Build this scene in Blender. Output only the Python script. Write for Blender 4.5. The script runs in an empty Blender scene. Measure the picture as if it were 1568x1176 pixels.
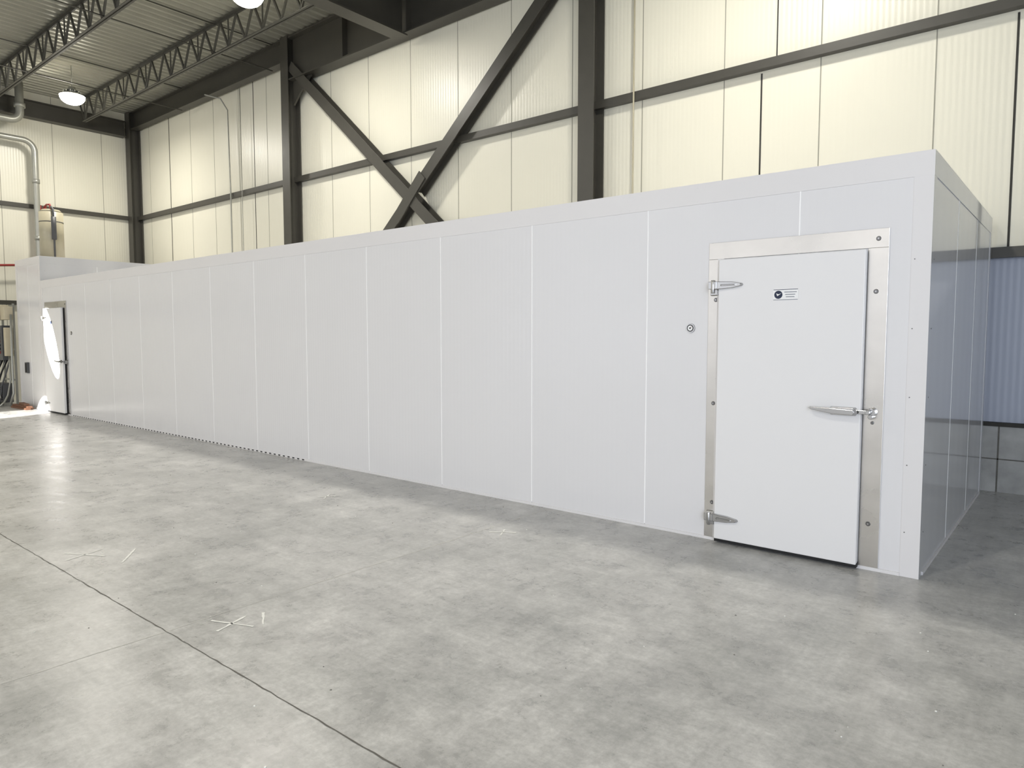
import bpy, math, random
from mathutils import Vector, Matrix
random.seed(4)
scene=bpy.context.scene
scene.view_settings.view_transform='Standard'
scene.view_settings.look='None'

def lin(r,g,b):
    f=lambda c:(c/255/12.92) if c/255<=0.04045 else ((c/255+0.055)/1.055)**2.4
    return (f(r),f(g),f(b),1)

# ------------------------------------------------------------ materials
def mat(name,col,rough=0.5,metal=0.0,noise=0.0,nscale=8,ribs=None,bump=0.0,emit=None,estr=0,spec=0.5,stretch=None):
    m=bpy.data.materials.new(name); m.use_nodes=True
    nt=m.node_tree; b=nt.nodes['Principled BSDF']
    b.inputs['Base Color'].default_value=col
    b.inputs['Roughness'].default_value=rough
    b.inputs['Metallic'].default_value=metal
    b.inputs['Specular IOR Level'].default_value=spec
    tc=nt.nodes.new('ShaderNodeTexCoord')
    src=tc.outputs['Object']
    if stretch:
        mp=nt.nodes.new('ShaderNodeMapping'); mp.inputs['Scale'].default_value=stretch
        nt.links.new(src,mp.inputs[0]); nsrc=mp.outputs[0]
    else: nsrc=src
    n=nt.nodes.new('ShaderNodeTexNoise'); n.inputs['Scale'].default_value=nscale; n.inputs['Detail'].default_value=6
    nt.links.new(nsrc,n.inputs['Vector'])
    if noise>0:
        mx=nt.nodes.new('ShaderNodeMix'); mx.data_type='RGBA'
        mx.inputs[6].default_value=tuple(c*(1-noise) for c in col[:3])+(1,)
        mx.inputs[7].default_value=tuple(min(1,c*(1+noise)) for c in col[:3])+(1,)
        nt.links.new(n.outputs[0],mx.inputs[0]); nt.links.new(mx.outputs[2],b.inputs['Base Color'])
        mr=nt.nodes.new('ShaderNodeMapRange'); mr.inputs[3].default_value=max(0.02,rough*0.85); mr.inputs[4].default_value=min(1,rough*1.15)
        nt.links.new(n.outputs[0],mr.inputs[0]); nt.links.new(mr.outputs[0],b.inputs['Roughness'])
    if ribs:
        pitch,dist=ribs
        s=nt.nodes.new('ShaderNodeSeparateXYZ'); nt.links.new(src,s.inputs[0])
        a=nt.nodes.new('ShaderNodeMath'); a.operation='ADD'; nt.links.new(s.outputs[0],a.inputs[0]); nt.links.new(s.outputs[1],a.inputs[1])
        k=nt.nodes.new('ShaderNodeMath'); k.operation='MULTIPLY'; k.inputs[1].default_value=2*math.pi/pitch; nt.links.new(a.outputs[0],k.inputs[0])
        sn=nt.nodes.new('ShaderNodeMath'); sn.operation='SINE'; nt.links.new(k.outputs[0],sn.inputs[0])
        bp=nt.nodes.new('ShaderNodeBump'); bp.inputs['Strength'].default_value=1; bp.inputs['Distance'].default_value=dist
        nt.links.new(sn.outputs[0],bp.inputs['Height']); nt.links.new(bp.outputs[0],b.inputs['Normal'])
    elif bump>0:
        bp=nt.nodes.new('ShaderNodeBump'); bp.inputs['Strength'].default_value=1; bp.inputs['Distance'].default_value=bump
        nt.links.new(n.outputs[0],bp.inputs['Height']); nt.links.new(bp.outputs[0],b.inputs['Normal'])
    if emit:
        b.inputs['Emission Color'].default_value=emit; b.inputs['Emission Strength'].default_value=estr
    return m

M={}
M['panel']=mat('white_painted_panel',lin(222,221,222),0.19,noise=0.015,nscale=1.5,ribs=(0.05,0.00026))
M['panel_side']=mat('gloss_panel_shaded',lin(203,204,207),0.08,noise=0.01,nscale=1.5,ribs=(0.3,0.00010),spec=0.85)  # end faces: same white panel, glossier, with shade mixed into its colour
M['ptrim']=mat('white_trim_metal',lin(223,221,221),0.3,noise=0.01,nscale=3)
M['caulk']=mat('white_caulk',lin(250,250,250),0.45,noise=0.01)
M['leaf']=mat('door_leaf_white',lin(229,228,228),0.33,noise=0.01,nscale=2)
M['wall']=mat('wall_panel_cream',lin(221,218,202),0.36,noise=0.02,nscale=0.8,ribs=(0.06,0.0007))
M['wall_low']=mat('lower_wall_panel_grey',lin(170,176,190),0.36,noise=0.02,nscale=0.8,ribs=(0.06,0.0007))  # lower wall band, darker and bluer than the panels above
M['joint']=mat('joint_sealant_grey',lin(150,148,135),0.7,noise=0.05)
M['djoint']=mat('joint_dark',lin(45,43,38),0.7,noise=0.05)
M['steel']=mat('dark_painted_steel',lin(66,64,58),0.42,noise=0.15,nscale=5,bump=0.0006)
M['steel2']=mat('joist_grey_steel',lin(76,75,69),0.5,noise=0.1,nscale=6)
M['deck']=mat('galvanised_deck',lin(155,154,142),0.36,metal=0.3,noise=0.2,nscale=2)
M['stainless']=mat('brushed_stainless',lin(208,205,200),0.28,metal=1,noise=0.18,nscale=2.5,stretch=(1,1,1.6))
M['chrome']=mat('chrome_hardware',lin(185,185,185),0.16,metal=1,noise=0.03)
M['screw']=mat('screw_metal',lin(120,120,120),0.3,metal=1,noise=0.05)
M['black']=mat('black_rubber',lin(22,22,24),0.7,noise=0.1)
M['dkgrey']=mat('dark_grey_enclosure',lin(75,76,78),0.5,noise=0.08)
M['beige']=mat('beige_enclosure',lin(190,180,155),0.5,noise=0.06)
M['tank']=mat('tank_beige_metal',lin(175,168,145),0.4,noise=0.08)
M['galv']=mat('galvanised_pipe',lin(158,158,150),0.35,metal=0.4,noise=0.1)
M['red']=mat('red_pipe',lin(140,45,40),0.5,noise=0.08)
M['wood']=mat('brown_wood',lin(112,76,56),0.7,noise=0.2,nscale=12,stretch=(1,1,8))
M['navy']=mat('navy_print',lin(25,38,66),0.5,noise=0.05)
M['paper']=mat('label_white',lin(238,238,238),0.5,noise=0.01)
M['ink']=mat('label_ink',lin(120,125,135),0.6,noise=0.02)
M['chalk']=mat('chalk_white',lin(235,235,230),0.9,noise=0.15,nscale=60)
M['glow']=mat('lamp_lens_glow',lin(255,250,235),0.4,emit=(1,0.95,0.84,1),estr=55)
M['cj']=mat('control_joint_filler',lin(100,98,92),0.85,noise=0.35,nscale=20)
M['cj2']=mat('control_joint_light',lin(208,207,201),0.85,noise=0.15,nscale=20)
M['crack']=mat('hairline_crack',lin(125,123,118),0.85,noise=0.3,nscale=20)

def concrete_floor():
    m=bpy.data.materials.new('polished_concrete_floor'); m.use_nodes=True
    nt=m.node_tree; N=nt.nodes; L=nt.links; b=N['Principled BSDF']
    tc=N.new('ShaderNodeTexCoord')
    def noise(sc,det,rough=0.55,dist=0.0,off=0,scale=(1,1,1),rot=0):
        mp=N.new('ShaderNodeMapping'); mp.inputs['Location'].default_value=(off,off*1.7,0); mp.inputs['Scale'].default_value=scale
        mp.inputs['Rotation'].default_value=(0,0,rot); L.new(tc.outputs['Object'],mp.inputs[0])
        n=N.new('ShaderNodeTexNoise'); n.inputs['Scale'].default_value=sc; n.inputs['Detail'].default_value=det
        n.inputs['Roughness'].default_value=rough; n.inputs['Distortion'].default_value=dist
        L.new(mp.outputs[0],n.inputs['Vector']); return n
    def ramp(n,p0,c0,p1,c1):
        r=N.new('ShaderNodeValToRGB'); r.color_ramp.elements[0].position=p0; r.color_ramp.elements[1].position=p1
        r.color_ramp.elements[0].color=c0; r.color_ramp.elements[1].color=c1; L.new(n.outputs[0],r.inputs[0]); return r
    n1=noise(1.1,6,0.62,0.2); n2=noise(3.4,11,0.74,0.2); n3=noise(34,6,0.7); n4=noise(5.0,9,0.75,0.2,3.1)
    n5=noise(6,6,0.7,0.1,1.0,(0.25,3.0,1),0.5); n6=noise(6,6,0.7,0.1,5.0,(3.0,0.25,1),0.9)
    g=lambda v:(v,v,v,1)
    r1=ramp(n1,0.32,lin(176,176,173),0.68,lin(208,207,204))
    rs=[ramp(n2,0.36,g(0.74),0.62,g(1.07)),ramp(n3,0.3,g(0.82),0.62,g(1.06)),ramp(n4,0.32,g(0.86),0.52,g(1.0)),
        ramp(n5,0.36,g(0.93),0.62,g(1.04)),ramp(n6,0.36,g(0.94),0.62,g(1.04))]
    cur=r1.outputs[0]
    for r in rs:
        a=N.new('ShaderNodeMix'); a.data_type='RGBA'; a.blend_type='MULTIPLY'; a.inputs[0].default_value=1
        L.new(cur,a.inputs[6]); L.new(r.outputs[0],a.inputs[7]); cur=a.outputs[2]
    L.new(cur,b.inputs['Base Color'])
    mr=N.new('ShaderNodeMapRange'); mr.inputs[1].default_value=0.3; mr.inputs[2].default_value=0.7
    mr.inputs[3].default_value=0.22; mr.inputs[4].default_value=0.40
    L.new(n2.outputs[0],mr.inputs[0]); L.new(mr.outputs[0],b.inputs['Roughness'])
    b.inputs['Specular IOR Level'].default_value=0.5
    bp=N.new('ShaderNodeBump'); bp.inputs['Strength'].default_value=0.5; bp.inputs['Distance'].default_value=0.001
    L.new(n3.outputs[0],bp.inputs['Height']); L.new(bp.outputs[0],b.inputs['Normal'])
    return m
M['floor']=concrete_floor()
M['conc']=mat('concrete_block_wall',lin(165,165,162),0.85,noise=0.5,nscale=5,bump=0.012)

# ------------------------------------------------------------ mesh builder
class MB:
    def __init__(s): s.v=[];s.f=[];s.m=[];s.sm=[];s.mats=[]
    def mi(s,k):
        if k not in s.mats: s.mats.append(k)
        return s.mats.index(k)
    def box(s,x0,x1,y0,y1,z0,z1,k):
        s.hexa([(x0,y0,z0),(x1,y0,z0),(x1,y1,z0),(x0,y1,z0),(x0,y0,z1),(x1,y0,z1),(x1,y1,z1),(x0,y1,z1)],k)
    def hexa(s,p,k):
        o=len(s.v); s.v+= [tuple(q) for q in p]
        for f in [(0,3,2,1),(4,5,6,7),(0,1,5,4),(1,2,6,5),(2,3,7,6),(3,0,4,7)]:
            s.f.append(tuple(o+i for i in f)); s.m.append(s.mi(k)); s.sm.append(False)
    def beam(s,a,b,w,h,k,up=(0,1,0)):
        a=Vector(a);b=Vector(b);d=(b-a).normalized();u=Vector(up);u=(u-d*u.dot(d)).normalized();r=d.cross(u)
        P=[]
        for q in (a,b):
            P.append([q-r*w/2-u*h/2,q+r*w/2-u*h/2,q+r*w/2+u*h/2,q-r*w/2+u*h/2])
        s.hexa(P[0]+P[1],k)
    def ibeam(s,a,b,w,h,t,k,up):
        a=Vector(a);b=Vector(b);u=Vector(up).normalized()
        s.beam(a+u*(h/2-t/2),b+u*(h/2-t/2),w,t,k,up)
        s.beam(a-u*(h/2-t/2),b-u*(h/2-t/2),w,t,k,up)
        s.beam(a,b,t,h-2*t,k,up)
    def cyl(s,a,b,r,k,seg=16,r2=None,caps=True):
        if r2 is None:r2=r
        a=Vector(a);b=Vector(b);d=(b-a).normalized()
        u=Vector((0,0,1)) if abs(d.z)<0.9 else Vector((1,0,0)); u=(u-d*u.dot(d)).normalized(); w=d.cross(u)
        o=len(s.v)
        for q,rr in ((a,r),(b,r2)):
            for i in range(seg):
                t=2*math.pi*i/seg; s.v.append(tuple(q+u*math.cos(t)*rr+w*math.sin(t)*rr))
        for i in range(seg):
            j=(i+1)%seg; s.f.append((o+i,o+j,o+seg+j,o+seg+i)); s.m.append(s.mi(k)); s.sm.append(True)
        if caps:
            s.f.append(tuple(o+seg-1-i for i in range(seg))); s.m.append(s.mi(k)); s.sm.append(False)
            s.f.append(tuple(o+seg+i for i in range(seg))); s.m.append(s.mi(k)); s.sm.append(False)
    def tube(s,pts,r,k,seg=10):
        pts=[Vector(p) for p in pts]; o=len(s.v); pu=None; n=len(pts)
        for i,p in enumerate(pts):
            d=((pts[min(i+1,n-1)]-p).normalized()+(p-pts[max(i-1,0)]).normalized()).normalized()
            if pu is None:
                pu=Vector((0,0,1)) if abs(d.z)<0.9 else Vector((1,0,0))
            u=(pu-d*pu.dot(d)).normalized(); pu=u; w=d.cross(u)
            for j in range(seg):
                t=2*math.pi*j/seg; s.v.append(tuple(p+u*math.cos(t)*r+w*math.sin(t)*r))
        for i in range(n-1):
            for j in range(seg):
                jj=(j+1)%seg
                s.f.append((o+i*seg+j,o+i*seg+jj,o+(i+1)*seg+jj,o+(i+1)*seg+j)); s.m.append(s.mi(k)); s.sm.append(True)
        s.f.append(tuple(o+seg-1-j for j in range(seg))); s.m.append(s.mi(k)); s.sm.append(False)
        s.f.append(tuple(o+(n-1)*seg+j for j in range(seg))); s.m.append(s.mi(k)); s.sm.append(False)
    def poly(s,pts,y0,y1,k,scale=1.0):
        o=len(s.v); n=len(pts); cx=sum(p[0] for p in pts)/n; cz=sum(p[1] for p in pts)/n
        for x,z in pts: s.v.append((x,y1,z))
        for x,z in pts: s.v.append((cx+(x-cx)*scale,y0,cz+(z-cz)*scale))
        s.f.append(tuple(o+n+i for i in range(n))); s.m.append(s.mi(k)); s.sm.append(False)
        s.f.append(tuple(o+n-1-i for i in range(n))); s.m.append(s.mi(k)); s.sm.append(False)
        for i in range(n):
            j=(i+1)%n; s.f.append((o+i,o+j,o+n+j,o+n+i)); s.m.append(s.mi(k)); s.sm.append(False)
    def obj(s,name,parent=None,bevel=0,loc=None):
        me=bpy.data.meshes.new(name); me.from_pydata(s.v,[],s.f)
        for k in s.mats: me.materials.append(M[k])
        me.polygons.foreach_set('material_index',s.m); me.polygons.foreach_set('use_smooth',s.sm); me.update()
        ob=bpy.data.objects.new(name,me); scene.collection.objects.link(ob)
        if bevel:
            bm=ob.modifiers.new('bevel','BEVEL'); bm.width=bevel; bm.segments=2; bm.limit_method='ANGLE'; bm.angle_limit=math.radians(40)
        if parent: ob.parent=parent
        if loc: ob.location=loc
        return ob
def empty(name,loc=(0,0,0)):
    e=bpy.data.objects.new(name,None); e.location=loc; scene.collection.objects.link(e); e.empty_display_size=0.3; return e

XL=-20.0; YB=3.52; ZR=7.72; XR=6.5; YF=-20.0
# ------------------------------------------------------------ room shell
b=MB(); b.box(XL-0.3,XR+8,YF,YB+0.3,-0.2,0,'floor'); b.obj('floor')
def wobble_line(b,p0,p1,w,k,zt,step=0.12,amp=0.004):
    p0=Vector(p0);p1=Vector(p1);d=(p1-p0);n=max(2,int(d.length/step));d.normalize();r=Vector((-d.y,d.x,0));prev=None
    for i in range(n+1):
        q=p0+(p1-p0)*i/n; ww=w*random.uniform(0.55,1.3); off=random.uniform(-amp,amp)
        a=q+r*(off-ww/2);c=q+r*(off+ww/2)
        if prev:
            o=len(b.v); b.v+=[(prev[0].x,prev[0].y,zt),(prev[1].x,prev[1].y,zt),(c.x,c.y,zt),(a.x,a.y,zt)]
            b.f.append((o,o+3,o+2,o+1)); b.m.append(b.mi(k)); b.sm.append(False)
        prev=(a,c)
b=MB()
for y in (-3.53,-11.0): wobble_line(b,(XL,y,0),(XR,y,0),0.0065,'cj',0.0012,step=0.06,amp=0.003)
b.obj('trim_1')
b=MB()
for x in (-10.5,-3.0,4.5): wobble_line(b,(x,YF,0),(x,-0.02,0),0.007,'cj2',0.0010)
b.obj('trim_2')
b=MB()
def chalk(x,y,ang,l):
    c,s=math.cos(ang),math.sin(ang)
    wobble_line(b,(x-c*l/2,y-s*l/2,0),(x+c*l/2,y+s*l/2,0),0.016,'chalk',0.002,step=0.03,amp=0.002)
chalk(-4.82,-3.3,0.5,0.34);chalk(-4.82,-3.3,1.9,0.3);chalk(-4.55,-3.1,2.5,0.34)
chalk(-2.82,-3.25,0.4,0.28);chalk(-2.82,-3.25,1.9,0.22);chalk(-2.75,-3.1,2.6,0.18)
chalk(-2.83,-0.9,0.6,0.22);chalk(-2.83,-0.9,2.1,0.18);chalk(-5.02,-1.04,2.2,0.2);chalk(-5.02,-1.04,0.9,0.18);chalk(-7.1,-2.5,1.0,0.2)
b.obj('chalk_marks')
b=MB()
for i in range(120):
    x=random.uniform(-12,2.2);y=random.uniform(-4.6,-0.2);r=random.uniform(0.002,0.007)
    b.cyl((x,y,0.0),(x,y,0.003),r,random.choice(['chalk','crack','chalk']),5,r2=r*0.6)
b.obj('floor_debris')

# back wall
b=MB()
b.box(XL,XR+8,YB,YB+0.15,2.44,ZR+0.3,'wall')
b.box(XL,XR+8,YB,YB+0.15,0.70,2.44,'wall_low')
xs=[];x=-0.57
while x>XL: xs.append(x); x-=1.163
x=-0.57+1.163
while x<XR: xs.append(x); x+=1.163
for x in xs: b.box(x-0.006,x+0.006,YB-0.003,YB+0.02,0.70,ZR,'joint')
for x in (-2.42,0.13): b.box(x-0.010,x+0.010,YB-0.004,YB+0.02,2.44,4.8,'djoint')
b.box(-2.25,-2.235,YB-0.004,YB+0.02,4.9,ZR,'djoint')
for x in (-18.0,-13.9): b.box(x-0.010,x+0.010,YB-0.004,YB+0.02,0.70,ZR,'djoint')
b.obj('wall_back')
b=MB(); 
b.box(XL,XR,YB-0.04,YB+0.2,0,0.68,'conc')
for x in [i*0.61-20 for i in range(0,44)]: b.box(x-0.007,x+0.007,YB-0.043,YB,0,0.68,'cj')
b.box(XL,XR,YB-0.043,YB,0.335,0.347,'cj')
b.box(XL,XR,YB-0.07,YB+0.02,0.68,0.72,'djoint')
b.obj('baseboard_back')
# left wall
b=MB()
b.box(XL-0.15,XL,YF,YB+0.15,0.0,ZR+0.3,'wall')
y=YB-0.9
while y>YF:
    b.box(XL-0.02,XL+0.003,y-0.006,y+0.006,0,ZR,'joint'); y-=1.163
b.obj('wall_left')
# right wall, unseen, added to block side light: stops short of the open dock bay nearer the viewer
b=MB()
b.box(XR,XR+0.15,-5.5,YB+0.15,0.0,2.44,'wall_low'); b.box(XR,XR+0.15,-5.5,YB+0.15,2.44,ZR+0.3,'wall')
y=YB-0.9
while y>-5.5:
    b.box(XR-0.003,XR+0.02,y-0.006,y+0.006,0,ZR,'joint'); y-=1.163
b.obj('wall_right_light_block')
# ceiling deck
prof=[];x=XL;p=0.2
while x<XR+0.1:
    prof+=[(x,0.0),(x+0.07,0.0),(x+0.10,0.045),(x+0.17,0.045)]; x+=p
prof.append((x,0.0))
me=bpy.data.meshes.new('ceiling'); v=[];f=[]
for (px,pz) in prof: v+=[(px,YF,ZR+pz),(px,YB+0.1,ZR+pz)]
for i in range(len(prof)-1): f.append((2*i,2*i+1,2*i+3,2*i+2))
o=len(v); v+=[(XL,YF,ZR+0.2),(XL,YB+0.1,ZR+0.2),(x,YF,ZR+0.2),(x,YB+0.1,ZR+0.2)]
f.append((o,o+2,o+3,o+1)); me.from_pydata(v,[],f); me.materials.append(M['deck'])
ob=bpy.data.objects.new('ceiling',me); scene.collection.objects.link(ob)

# ------------------------------------------------------------ steel frame
YC=YB-0.16
for cx in (-4.79,-12.2,-19.82,2.71):
    b=MB()
    b.ibeam((cx,YC,0),(cx,YC,ZR),0.26,0.28,0.018,'steel',(0,1,0))
    b.box(cx-0.2,cx+0.2,YC-0.2,YC+0.16,0,0.025,'steel')
    b.obj('steel_column')
b=MB(); b.ibeam((XL+0.18,-6.5,0),(XL+0.18,-6.5,ZR),0.28,0.28,0.018,'steel',(1,0,0)); b.obj('steel_column')
for z in (2.44,4.87):
    b=MB()
    b.beam((XL+0.05,YB-0.045,z),(XR,YB-0.045,z),0.09,0.09,'steel',up=(0,0,1))
    b.box(XL+0.05,XR,YB-0.115,YB-0.09,z-0.05,z+0.055,'steel')
    b.obj('wall_girt')
    b=MB()
    b.box(XL,XL+0.1,YF,YB-0.3,z-0.05,z+0.05,'steel')
    b.obj('wall_girt')
b=MB()
b.ibeam((-19.7,YC,7.48),(-12.34,YC,7.48),0.2,0.46,0.02,'steel',(0,0,1))
b.obj('eave_beam')
b=MB()
b.ibeam((-12.06,YC,7.26),(-4.93,YC,7.26),0.26,0.86,0.025,'steel',(0,0,1))
for i in range(1,4): 
    xx=-12.06+i*1.78; b.box(xx-0.01,xx+0.01,YC-0.13,YC+0.13,6.86,7.66,'steel')
b.obj('eave_beam')
b=MB(); b.ibeam((-4.65,YC,7.48),(XR,YC,7.48),0.2,0.46,0.02,'steel',(0,0,1)); b.obj('eave_beam')
b=MB(); b.ibeam((XL+0.14,YF,7.25),(XL+0.14,YC-0.2,7.25),0.24,0.42,0.02,'steel',(0,0,1)); b.obj('eave_beam')
for gx in (-8.6,3.0):
    b=MB(); b.ibeam((gx,YF,7.2),(gx,YC-0.14,7.2),0.30,0.9,0.025,'steel',(0,0,1)); b.obj('roof_girder')
# x bracing
b=MB()
k=0.87; X0,Z0=-12.06,7.12; X1=-4.93
yb=YC
def brace(a,c): b.ibeam(a,c,0.20,0.2,0.014,'steel',(0,1,0))
mx=(X0+X1)/2; mz=Z0-k*(mx-X0)
brace((X0,yb,Z0),(X1,yb,Z0-k*(X1-X0)))
brace((X1,yb,Z0),(mx+0.12,yb,mz+0.12*k)); brace((mx-0.12,yb,mz-0.12*k),(X0,yb,Z0-k*(X1-X0)))
b.poly([(mx-0.42,mz-0.28),(mx-0.28,mz-0.42),(mx+0.42,mz+0.28),(mx+0.28,mz+0.42)],yb-0.125,yb-0.105,'steel')
b.poly([(X0,6.83),(X0,6.35),(X0+0.22,6.55),(X0+0.62,6.83)],yb-0.02,yb+0.02,'steel')
b.poly([(X1,6.35),(X1,6.83),(X1-0.62,6.83),(X1-0.22,6.55)],yb-0.02,yb+0.02,'steel')
b.obj('steel_cross_brace')
def joist(y,xa,xb,zt=7.70,zb=7.10):
    b=MB()
    for s in (-1,1):
        b.box(xa,xb,y+s*0.028-0.022,y+s*0.028+0.022,zt-0.008,zt,'steel2'); b.box(xa,xb,y+s*0.008-0.004,y+s*0.008+0.004,zt-0.05,zt,'steel2')
        b.box(xa+0.35,xb-0.35,y+s*0.028-0.022,y+s*0.028+0.022,zb,zb+0.008,'steel2'); b.box(xa+0.35,xb-0.35,y+s*0.008-0.004,y+s*0.008+0.004,zb,zb+0.05,'steel2')
    n=int(round((xb-xa-0.8)/0.6)); st=(xb-xa-0.8)/n; x=xa+0.4
    b.beam((xa+0.05,y,zt-0.03),(x,y,zb+0.03),0.032,0.032,'steel2')
    for i in range(n):
        m=x+st/2
        b.beam((x,y,zb+0.03),(m,y,zt-0.03),0.034,0.034,'steel2'); b.beam((m,y,zt-0.03),(x+st,y,zb+0.03),0.034,0.034,'steel2')
        if i%2==0: b.beam((x,y,zb+0.03),(x,y,zt-0.03),0.022,0.022,'steel2')
        x+=st
    b.beam((x,y,zb+0.03),(xb-0.05,y,zt-0.03),0.032,0.032,'steel2')
    b.obj('roof_joist')
for i in range(0,9):
    y=2.0-2.0*i
    joist(y,XL+0.28,-8.76)
    joist(y,-8.44,2.84)
b=MB()
for x in (-16.6,-12.6,-5.5,-1.0):
    b.cyl((x,YC-0.15,7.13),(x,-14,7.13),0.013,'steel2',8); b.cyl((x,YC-0.15,7.66),(x,-14,7.66),0.013,'steel2',8)
b.obj('joist_bridging_rods')

# ------------------------------------------------------------ high bay lamps
def lamp(x,y,power=125,z=6.98):
    e=empty('high_bay_lamp',(x,y,0))
    b=MB()
    b.cyl((0,0,z+0.03),(0,0,z+0.09),0.25,'galv',32,r2=0.20); b.cyl((0,0,z+0.09),(0,0,z+0.24),0.10,'galv',24,r2=0.07)
    for i in range(12):
        t=i*math.pi/6; b.beam((0.07*math.cos(t),0.07*math.sin(t),z+0.14),(0.17*math.cos(t),0.17*math.sin(t),z+0.12),0.01,0.06,'galv',up=(0,0,1))
    b.cyl((0,0,z+0.24),(0,0,ZR-0.02),0.008,'galv',8)
    b.obj('housing',e)
    b=MB()
    prev=0.255; zz=z+0.045
    for i in range(1,7):
        t=i*math.pi/2/6; r=0.255*math.cos(t)+0.001; z2=z+0.045-0.19*math.sin(t)
        b.cyl((0,0,zz),(0,0,z2),prev,'glow',32,r2=r,caps=False); prev=r; zz=z2
    b.obj('lens',e)
    ld=bpy.data.lights.new('lamp_light','AREA'); ld.shape='DISK'; ld.size=0.4; ld.energy=power; ld.color=(1,0.96,0.88)
    lo=bpy.data.objects.new('lamp_light',ld); scene.collection.objects.link(lo); lo.parent=e; lo.location=(0,0,z-0.17)
for (x,y) in [(-17.2,1.0),(-9.75,1.0),(-2.2,1.0),(-17.2,-6.5),(-9.75,-6.5),(-2.2,-6.5),(-17.2,-14),(-9.75,-14),(-2.2,-14)]:
    lamp(x,y)

# ------------------------------------------------------------ walk-in coolers
H=2.78; D=3.37; XE=-16.50
def cooler(name,x0,x1,y0,y1,h,jx,jy,trim=True,vents=None):
    e=empty(name,(0,0,0)); T=0.1
    b=MB(); g=0.0015
    xs=[x1]+[q for q in jx if x0<q<x1]+[x0]
    for a,c in zip(xs[:-1],xs[1:]):
        b.box(c+g,a-g,y0,y0+T,0.005,h-0.01,'panel'); b.box(c+g,a-g,y1-T,y1,0.005,h-0.01,'panel')
        b.box(c+g,a-g,y0+T,y1-T,h-0.12,h-0.01,'panel')
    ys=[y0+T]+[q for q in jy if y0<q<y1]+[y1-T]
    for a,c in zip(ys[:-1],ys[1:]):
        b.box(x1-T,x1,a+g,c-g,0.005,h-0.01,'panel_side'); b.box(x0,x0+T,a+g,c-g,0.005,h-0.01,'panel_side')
    b.obj('panels',e,bevel=0.002)
    b=MB()
    for q in jx: b.box(q-0.0045,q+0.0045,y0-0.0015,y0+0.01,0.03,h-0.1,'caulk')
    for q in jy: b.box(x1-0.01,x1+0.0012,q-0.0035,q+0.0035,0.03,h-0.1,'caulk')
    b.obj('joint_seals',e)
    b=MB(); t=0.004; fh=0.155; cw=0.11
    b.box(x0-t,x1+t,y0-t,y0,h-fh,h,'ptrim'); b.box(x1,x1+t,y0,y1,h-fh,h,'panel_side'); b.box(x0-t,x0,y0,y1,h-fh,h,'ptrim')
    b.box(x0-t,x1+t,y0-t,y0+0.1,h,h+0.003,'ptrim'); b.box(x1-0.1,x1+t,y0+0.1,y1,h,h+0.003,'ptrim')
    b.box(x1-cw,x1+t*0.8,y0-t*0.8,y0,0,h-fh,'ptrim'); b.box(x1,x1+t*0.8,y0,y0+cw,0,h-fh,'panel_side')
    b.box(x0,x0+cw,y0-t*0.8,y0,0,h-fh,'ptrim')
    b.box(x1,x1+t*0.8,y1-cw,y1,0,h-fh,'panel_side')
    b.box(x0,x1-cw,y0-0.010,y0,0,0.022,'ptrim'); b.box(x1,x1+0.010,y0+cw,y1-cw,0,0.022,'ptrim')
    x=x1-0.4
    while x>x0: b.cyl((x,y0-t-0.002,h-0.03),(x,y0-t,h-0.03),0.005,'ptrim',8); b.cyl((x,y0-t-0.002,h-fh+0.02),(x,y0-t,h-fh+0.02),0.004,'ptrim',8); x-=0.6
    z=0.3
    while z<h-0.3: b.cyl((x1-cw+0.02,y0-t-0.001,z),(x1-cw+0.02,y0-t+0.002,z),0.004,'screw',8); b.cyl((x1+t,y0+cw-0.02,z),(x1+t+0.002,y0+cw-0.02,z),0.004,'screw',8); z+=0.45
    b.obj('edge_trim',e)
    if vents:
        b=MB(); x=vents[0]
        while x<vents[1]: b.box(x,x+0.045,y0-0.0125,y0-0.0095,0.006,0.02,'black'); x+=0.11  # dark dashes drawn as the shadows in the base slots
        b.obj('base_slot_shadows',e)
    return e
cooler('walk_in_cooler',XE,0.0,0.0,D,H,[-0.82-1.205*i for i in range(0,14) if -0.82-1.205*i>XE+0.3],[1.12,2.25],vents=(-14.9,-6.9))
cooler('walk_in_cooler.001',-18.12,XE-0.012,0.0,D,3.31,[-17.3],[1.12,2.25])

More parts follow.
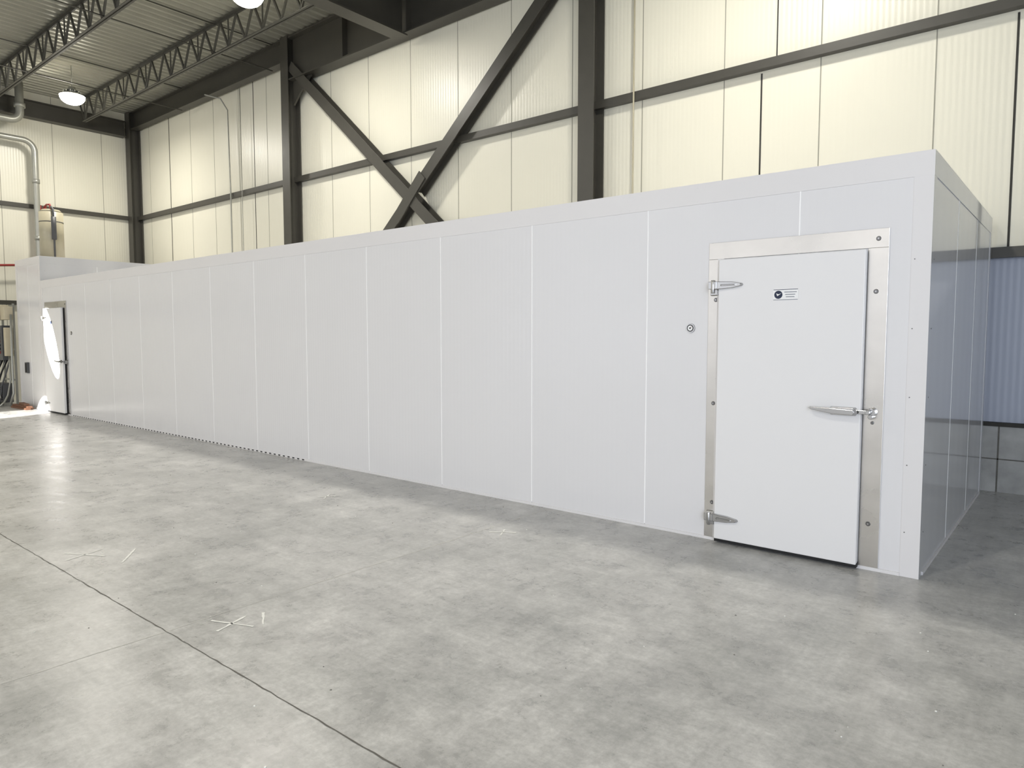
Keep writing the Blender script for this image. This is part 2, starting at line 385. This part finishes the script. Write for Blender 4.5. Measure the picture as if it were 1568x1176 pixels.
# ------------------------------------------------------------ cooler door
def circle(cx,cz,r,n=24): return [(cx+r*math.cos(2*math.pi*i/n),cz+r*math.sin(2*math.pi*i/n)) for i in range(n)]
def cooler_door(x0,label=True):
    e=empty('cooler_door',(x0,0,0))
    W=1.02; HT=2.19
    b=MB()
    b.box(-0.105,W+0.125,-0.008,-0.0045,HT+0.0,2.315,'stainless')
    b.box(-0.105,0.0,-0.008,-0.0045,0,HT-0.001,'stainless'); b.box(W,W+0.125,-0.008,-0.0045,0,HT-0.001,'stainless')
    b.box(-0.03,0.02,-0.02,-0.008,0.03,HT,'ptrim')
    b.obj('frame',e,bevel=0.001)
    b=MB(); b.box(0.006,W-0.006,-0.03,-0.0082,0.03,HT-0.015,'black'); b.box(0.0,W,-0.06,-0.012,0.012,0.045,'black'); b.obj('gasket',e)
    b=MB(); b.box(0,W,-0.070,-0.028,0.035,HT-0.01,'leaf'); b.obj('leaf',e,bevel=0.006)
    b=MB()
    for (sx,sz) in [(W+0.06,2.25),(W+0.055,1.90),(W+0.055,0.32),(-0.045,1.88),(-0.05,1.08),(-0.045,0.30)]:
        b.cyl((sx,-0.0125,sz),(sx,-0.008,sz),0.013,'screw',16,r2=0.016)
        b.cyl((sx,-0.016,sz),(sx,-0.012,sz),0.005,'chrome',8)
    b.obj('screws',e)
    for hz in (1.985,0.20):
        b=MB()
        b.poly([(-0.085,hz-0.075),(-0.015,hz-0.075),(-0.015,hz+0.035),(-0.085,hz+0.035)],-0.028,-0.008,'chrome',0.9)
        b.poly([(-0.075,hz-0.03),(-0.0,hz-0.03),(-0.0,hz+0.032),(-0.075,hz+0.032)],-0.095,-0.02,'chrome',0.92)
        b.cyl((-0.035,-0.085,hz-0.06),(-0.035,-0.085,hz+0.04),0.016,'chrome',16)
        b.poly([(-0.02,hz-0.033),(0.11,hz-0.026),(0.185,hz-0.012),(0.195,hz),(0.185,hz+0.012),(0.11,hz+0.026),(-0.02,hz+0.033)],-0.092,-0.068,'chrome',0.86)
        b.poly([(0.02,hz-0.008),(0.15,hz-0.005),(0.15,hz+0.005),(0.02,hz+0.008)],-0.098,-0.09,'chrome',0.8)
        b.obj('hinge',e,bevel=0.003)
    b=MB(); z=1.09
    b.poly([(W-0.19,z-0.03),(W-0.03,z-0.03),(W-0.01,z),(W-0.03,z+0.03),(W-0.19,z+0.03),(W-0.21,z)],-0.10,-0.069,'chrome',0.85)
    b.poly([(W-0.33,z+0.012),(W-0.32,z+0.004),(W-0.17,z-0.018),(W-0.02,z-0.022),(W-0.01,z-0.0),(W-0.02,z+0.016),(W-0.17,z+0.022),(W-0.32,z+0.024)],-0.135,-0.105,'chrome',0.9)
    b.cyl((W-0.12,-0.115,z),(W-0.12,-0.09,z),0.02,'chrome',16)
    b.poly([(W-0.03,z-0.014),(W+0.05,z-0.014),(W+0.05,z+0.014),(W-0.03,z+0.014)],-0.085,-0.06,'chrome',0.95)
    b.poly(circle(W+0.06,z,0.032),-0.05,-0.008,'chrome',0.85); b.poly(circle(W+0.06,z-0.03,0.02),-0.075,-0.008,'chrome',0.8)
    b.cyl((W+0.045,-0.05,z),(W+0.045,-0.09,z),0.016,'chrome',16)
    b.poly(circle(W+0.06,z-0.075,0.011),-0.014,-0.008,'screw')
    b.obj('latch_handle',e,bevel=0.003)
    b=MB(); lx,lz=0.415,1.858
    if label:
        b.box(lx,lx+0.175,-0.0725,-0.0702,lz,lz+0.08,'paper')
        b.box(lx+0.002,lx+0.173,-0.0728,-0.0724,lz+0.002,lz+0.006,'ink'); b.box(lx+0.002,lx+0.173,-0.0728,-0.0724,lz+0.074,lz+0.078,'navy')
        b.poly(circle(lx+0.037,lz+0.04,0.029,28),-0.0732,-0.0724,'navy')
        b.poly([(lx+0.030,lz+0.030),(lx+0.058,lz+0.050),(lx+0.038,lz+0.043),(lx+0.022,lz+0.050)],-0.0736,-0.0732,'paper')
        for i,(a,c) in enumerate([(0.078,0.165),(0.085,0.155),(0.09,0.15)]): b.box(lx+a,lx+c,-0.0729,-0.0724,lz+0.055-i*0.017,lz+0.060-i*0.017,'ink')
    else:
        b.box(0.4,0.5,-0.0725,-0.0702,1.86,1.92,'navy')
    b.obj('label',e)
cooler_door(-1.385)
cooler_door(-16.2,False)
def thermo(x,z=1.665):
    e=empty('dial_thermometer',(x,0,z)); b=MB()
    b.poly(circle(0,0,0.038,32),-0.012,-0.0002,'chrome',0.92)
    b.poly(circle(0,0,0.028,32),-0.0128,-0.012,'black'); b.poly(circle(0,0,0.021,32),-0.0134,-0.0128,'paper')
    b.poly(circle(0,0,0.006,16),-0.016,-0.013,'black'); b.poly([(-0.002,0),(0.002,0),(0.014,0.012),(0.012,0.014)],-0.0142,-0.0134,'red')
    b.obj('dial',e)
thermo(-1.636); thermo(-14.85)

# ------------------------------------------------------------ services, left end
e=empty('storage_tank',(-17.45,0.55,3.31)); b=MB()
b.cyl((0,0,0.0),(0,0,0.06),0.2,'dkgrey',32); b.cyl((0,0,0.06),(0,0,1.08),0.235,'tank',40)
b.cyl((0,0,1.08),(0,0,1.14),0.235,'tank',40,r2=0.17); b.cyl((0,0,0.85),(0,0,0.87),0.238,'dkgrey',40); b.cyl((0,0,1.14),(0,0,1.22),0.03,'red',12)
b.obj('vessel',e)
b=MB(); b.tube([(0,0,1.2),(-0.05,0,1.27),(-0.25,0,1.29),(-0.42,0,1.25),(-0.44,-0.05,1.1),(-0.44,-0.1,0.0)],0.022,'red'); 
b.tube([(0.0,0,1.18),(0.12,-0.03,1.2),(0.3,-0.05,1.12),(0.31,-0.05,0.9),(0.31,-0.05,0.0)],0.02,'dkgrey'); b.cyl((0.31,-0.05,0.45),(0.31,-0.05,0.95),0.05,'dkgrey',16)
b.obj('pipes',e)
def arc(c,r,a0,a1,ax,az,n=8):
    return [tuple(Vector(c)+Vector(ax)*r*math.cos(a0+(a1-a0)*i/n)+Vector(az)*r*math.sin(a0+(a1-a0)*i/n)) for i in range(n+1)]
b=MB()
b.tube([(-19.6,-5.0,6.42),(-19.6,0.45,6.42)]+arc((-19.6,0.68,6.17),0.25,math.pi/2,0,(0,1,0),(0,0,1))+[(-19.6,0.93,3.0),(-19.6,0.93,0.0)],0.07,'galv',14)
for z in (5.4,4.0): b.cyl((-19.6,0.93,z),(-19.6,0.93,z+0.1),0.085,'galv',16)
b.obj('galvanised_pipe')
b=MB()
b.tube([(-19.3,-5.0,6.78),(-19.3,0.25,6.78)]+arc((-19.3,0.35,7.0),0.22,-math.pi/2,0,(0,1,0),(0,0,1))+[(-19.3,0.57,ZR-0.02)],0.09,'galv',14)
b.cyl((-19.3,0.57,7.1),(-19.3,0.57,7.2),0.12,'galv',16)
b.obj('galvanised_pipe')
b=MB()
b.tube([(-19.75,1.15,4.9),(-19.75,1.15,3.6),(-19.7,1.0,3.4),(-19.7,-2,3.15)],0.03,'red'); b.tube([(-19.75,1.05,4.9),(-19.75,1.05,3.2)],0.02,'red')
b.obj('red_pipe')
b=MB()
b.tube([(-15.0,YC-0.4,7.1),(-14.85,YC-0.1,7.05),(-14.75,YB-0.15,6.8),(-14.7,YB-0.15,4.9),(-14.7,YB-0.15,2.9),(-14.7,YB-0.15,0.0)],0.016,'galv')
b.tube([(-14.2,YB-0.15,7.2),(-14.2,YB-0.15,0.0)],0.008,'galv')
b.obj('electrical_conduit')
b=MB(); b.tube([(-4.12,YB-0.135,ZR-0.1),(-4.12,YB-0.135,0.0)],0.012,'tank'); b.obj('wall_pipe')
# electrical rack
e=empty('electrical_panel',(-18.68,-0.12,0)); b=MB()
for x in (-0.4,0.42): b.box(x-0.02,x+0.02,0.06,0.10,0,2.35,'galv'); b.box(x-0.08,x+0.08,-0.02,0.18,0,0.01,'galv')
for z in (0.6,1.3,2.2): b.box(-0.42,0.44,0.05,0.06,z-0.02,z+0.02,'galv')
b.obj('rack',e)
b=MB(); b.box(-0.4,0.2,-0.18,0.05,1.98,2.32,'beige'); b.box(0.25,0.5,-0.12,0.05,1.98,2.28,'beige')
b.obj('meter_boxes',e,bevel=0.01)
b=MB(); b.box(-0.42,0.25,-0.12,0.05,1.05,1.85,'dkgrey')
for r in range(7):
    for c in (-0.2,0.05): b.box(c-0.07,c+0.07,-0.14,-0.12,1.2+r*0.085,1.26+r*0.085,'black' if (r+int(c*5))%3 else 'red')
b.box(0.3,0.44,-0.1,0.05,1.15,1.8,'beige'); b.box(-0.3,0.1,-0.16,-0.12,1.78,1.83,'galv')
b.obj('breaker_enclosure',e,bevel=0.006)
b=MB()
for i in range(7):
    x=-0.35+i*0.11; dy=-0.08-0.03*(i%3)
    b.tube([(x,0,1.1),(x+0.02,dy,0.8),(x+0.1*math.sin(i),dy-0.1,0.45),(x+0.2*math.sin(i*2),dy-0.1,0.2),(x+0.15,dy-0.22,0.02)],0.017,['dkgrey','galv','black'][i%3],8)
b.tube([(0.35,-0.02,1.2),(0.36,-0.02,0.6),(0.42,-0.1,0.25),(0.5,-0.2,0.1),(0.55,-0.3,0.02)],0.02,'galv',8)
b.tube([(0.53,-0.0,2.1),(0.54,-0.02,1.2),(0.54,-0.02,0.3),(0.54,-0.1,0.03)],0.025,'galv',8)
b.obj('cables',e)
b=MB(); b.box(-0.3,0.3,-0.16,0.04,0.08,0.52,'dkgrey')
for i in range(6): b.box(-0.25,0.25,-0.168,-0.16,0.14+i*0.055,0.16+i*0.055,'black')
for x in (-0.27,0.27): b.box(x-0.02,x+0.02,-0.14,0.02,0,0.08,'galv')
b.obj('transformer_case',e,bevel=0.008)
b=MB(); b.box(-17.6,-17.45,-0.05,-0.0005,0.78,1.02,'dkgrey'); b.box(-17.58,-17.47,-0.056,-0.05,0.8,1.0,'black'); b.obj('outlet_box',bevel=0.004)
e=empty('wood_boards',(-17.4,-0.22,0)); b=MB()
for i,(l,dy,z,r) in enumerate([(0.95,0,0,0.03),(0.8,0.1,0,-0.02),(0.9,0.03,0.04,0.05),(0.6,0.07,0.08,-0.1)]):
    c,s=math.cos(r)*l/2,math.sin(r)*l/2
    b.beam((-c,dy-s,z+0.021),(c,dy+s,z+0.021),0.09,0.038,'wood',up=(0,0,1))
b.obj('boards',e)

# ------------------------------------------------------------ lighting
w=bpy.data.worlds.new('World'); scene.world=w; w.use_nodes=True
bg=w.node_tree.nodes['Background']; bg.inputs[0].default_value=(0.94,0.955,1.0,1); bg.inputs[1].default_value=1.38
def area(name,loc,tgt,sx,sy,en,col):
    l=bpy.data.lights.new(name,'AREA'); l.shape='RECTANGLE'; l.size=sx; l.size_y=sy; l.energy=en; l.color=col
    o=bpy.data.objects.new(name,l); scene.collection.objects.link(o); o.location=loc
    o.rotation_euler=(Vector(tgt)-Vector(loc)).to_track_quat('-Z','Y').to_euler(); return o
area('dock_daylight',(7,-13,2.6),(0.8,-1.5,0.2),5,4.5,720,(0.76,0.85,1.0))
def spot(name,loc,tgt,size,en,roll,sc):
    l=bpy.data.lights.new(name,'SPOT'); l.spot_size=math.radians(size); l.spot_blend=0.08; l.energy=en; l.shadow_soft_size=0.01; l.color=(1,0.97,0.92)
    o=bpy.data.objects.new(name,l); scene.collection.objects.link(o); o.location=loc
    q=(Vector(tgt)-Vector(loc)).to_track_quat('-Z','Y'); 
    o.rotation_euler=(q.to_matrix()@Matrix.Rotation(roll,3,'Z')).to_euler(); o.scale=(sc,1,1)
spot('sunbeam_door',(-13.5,-9.5,4.2),(-15.85,-0.07,1.50),9.6,90000,math.radians(28),0.34)
spot('sunbeam_floor',(-12,-10,6.0),(-16.2,-0.95,0),7.5,26000,0,0.8)

# ------------------------------------------------------------ camera
cd=bpy.data.cameras.new('Camera'); cd.sensor_width=36; cd.lens=1070/1568*36; cd.clip_end=200
co=bpy.data.objects.new('Camera',cd); scene.collection.objects.link(co)
co.location=(0.804,-5.188,1.6); co.rotation_euler=(math.radians(90-3.9),0,math.radians(39.5))
scene.camera=co
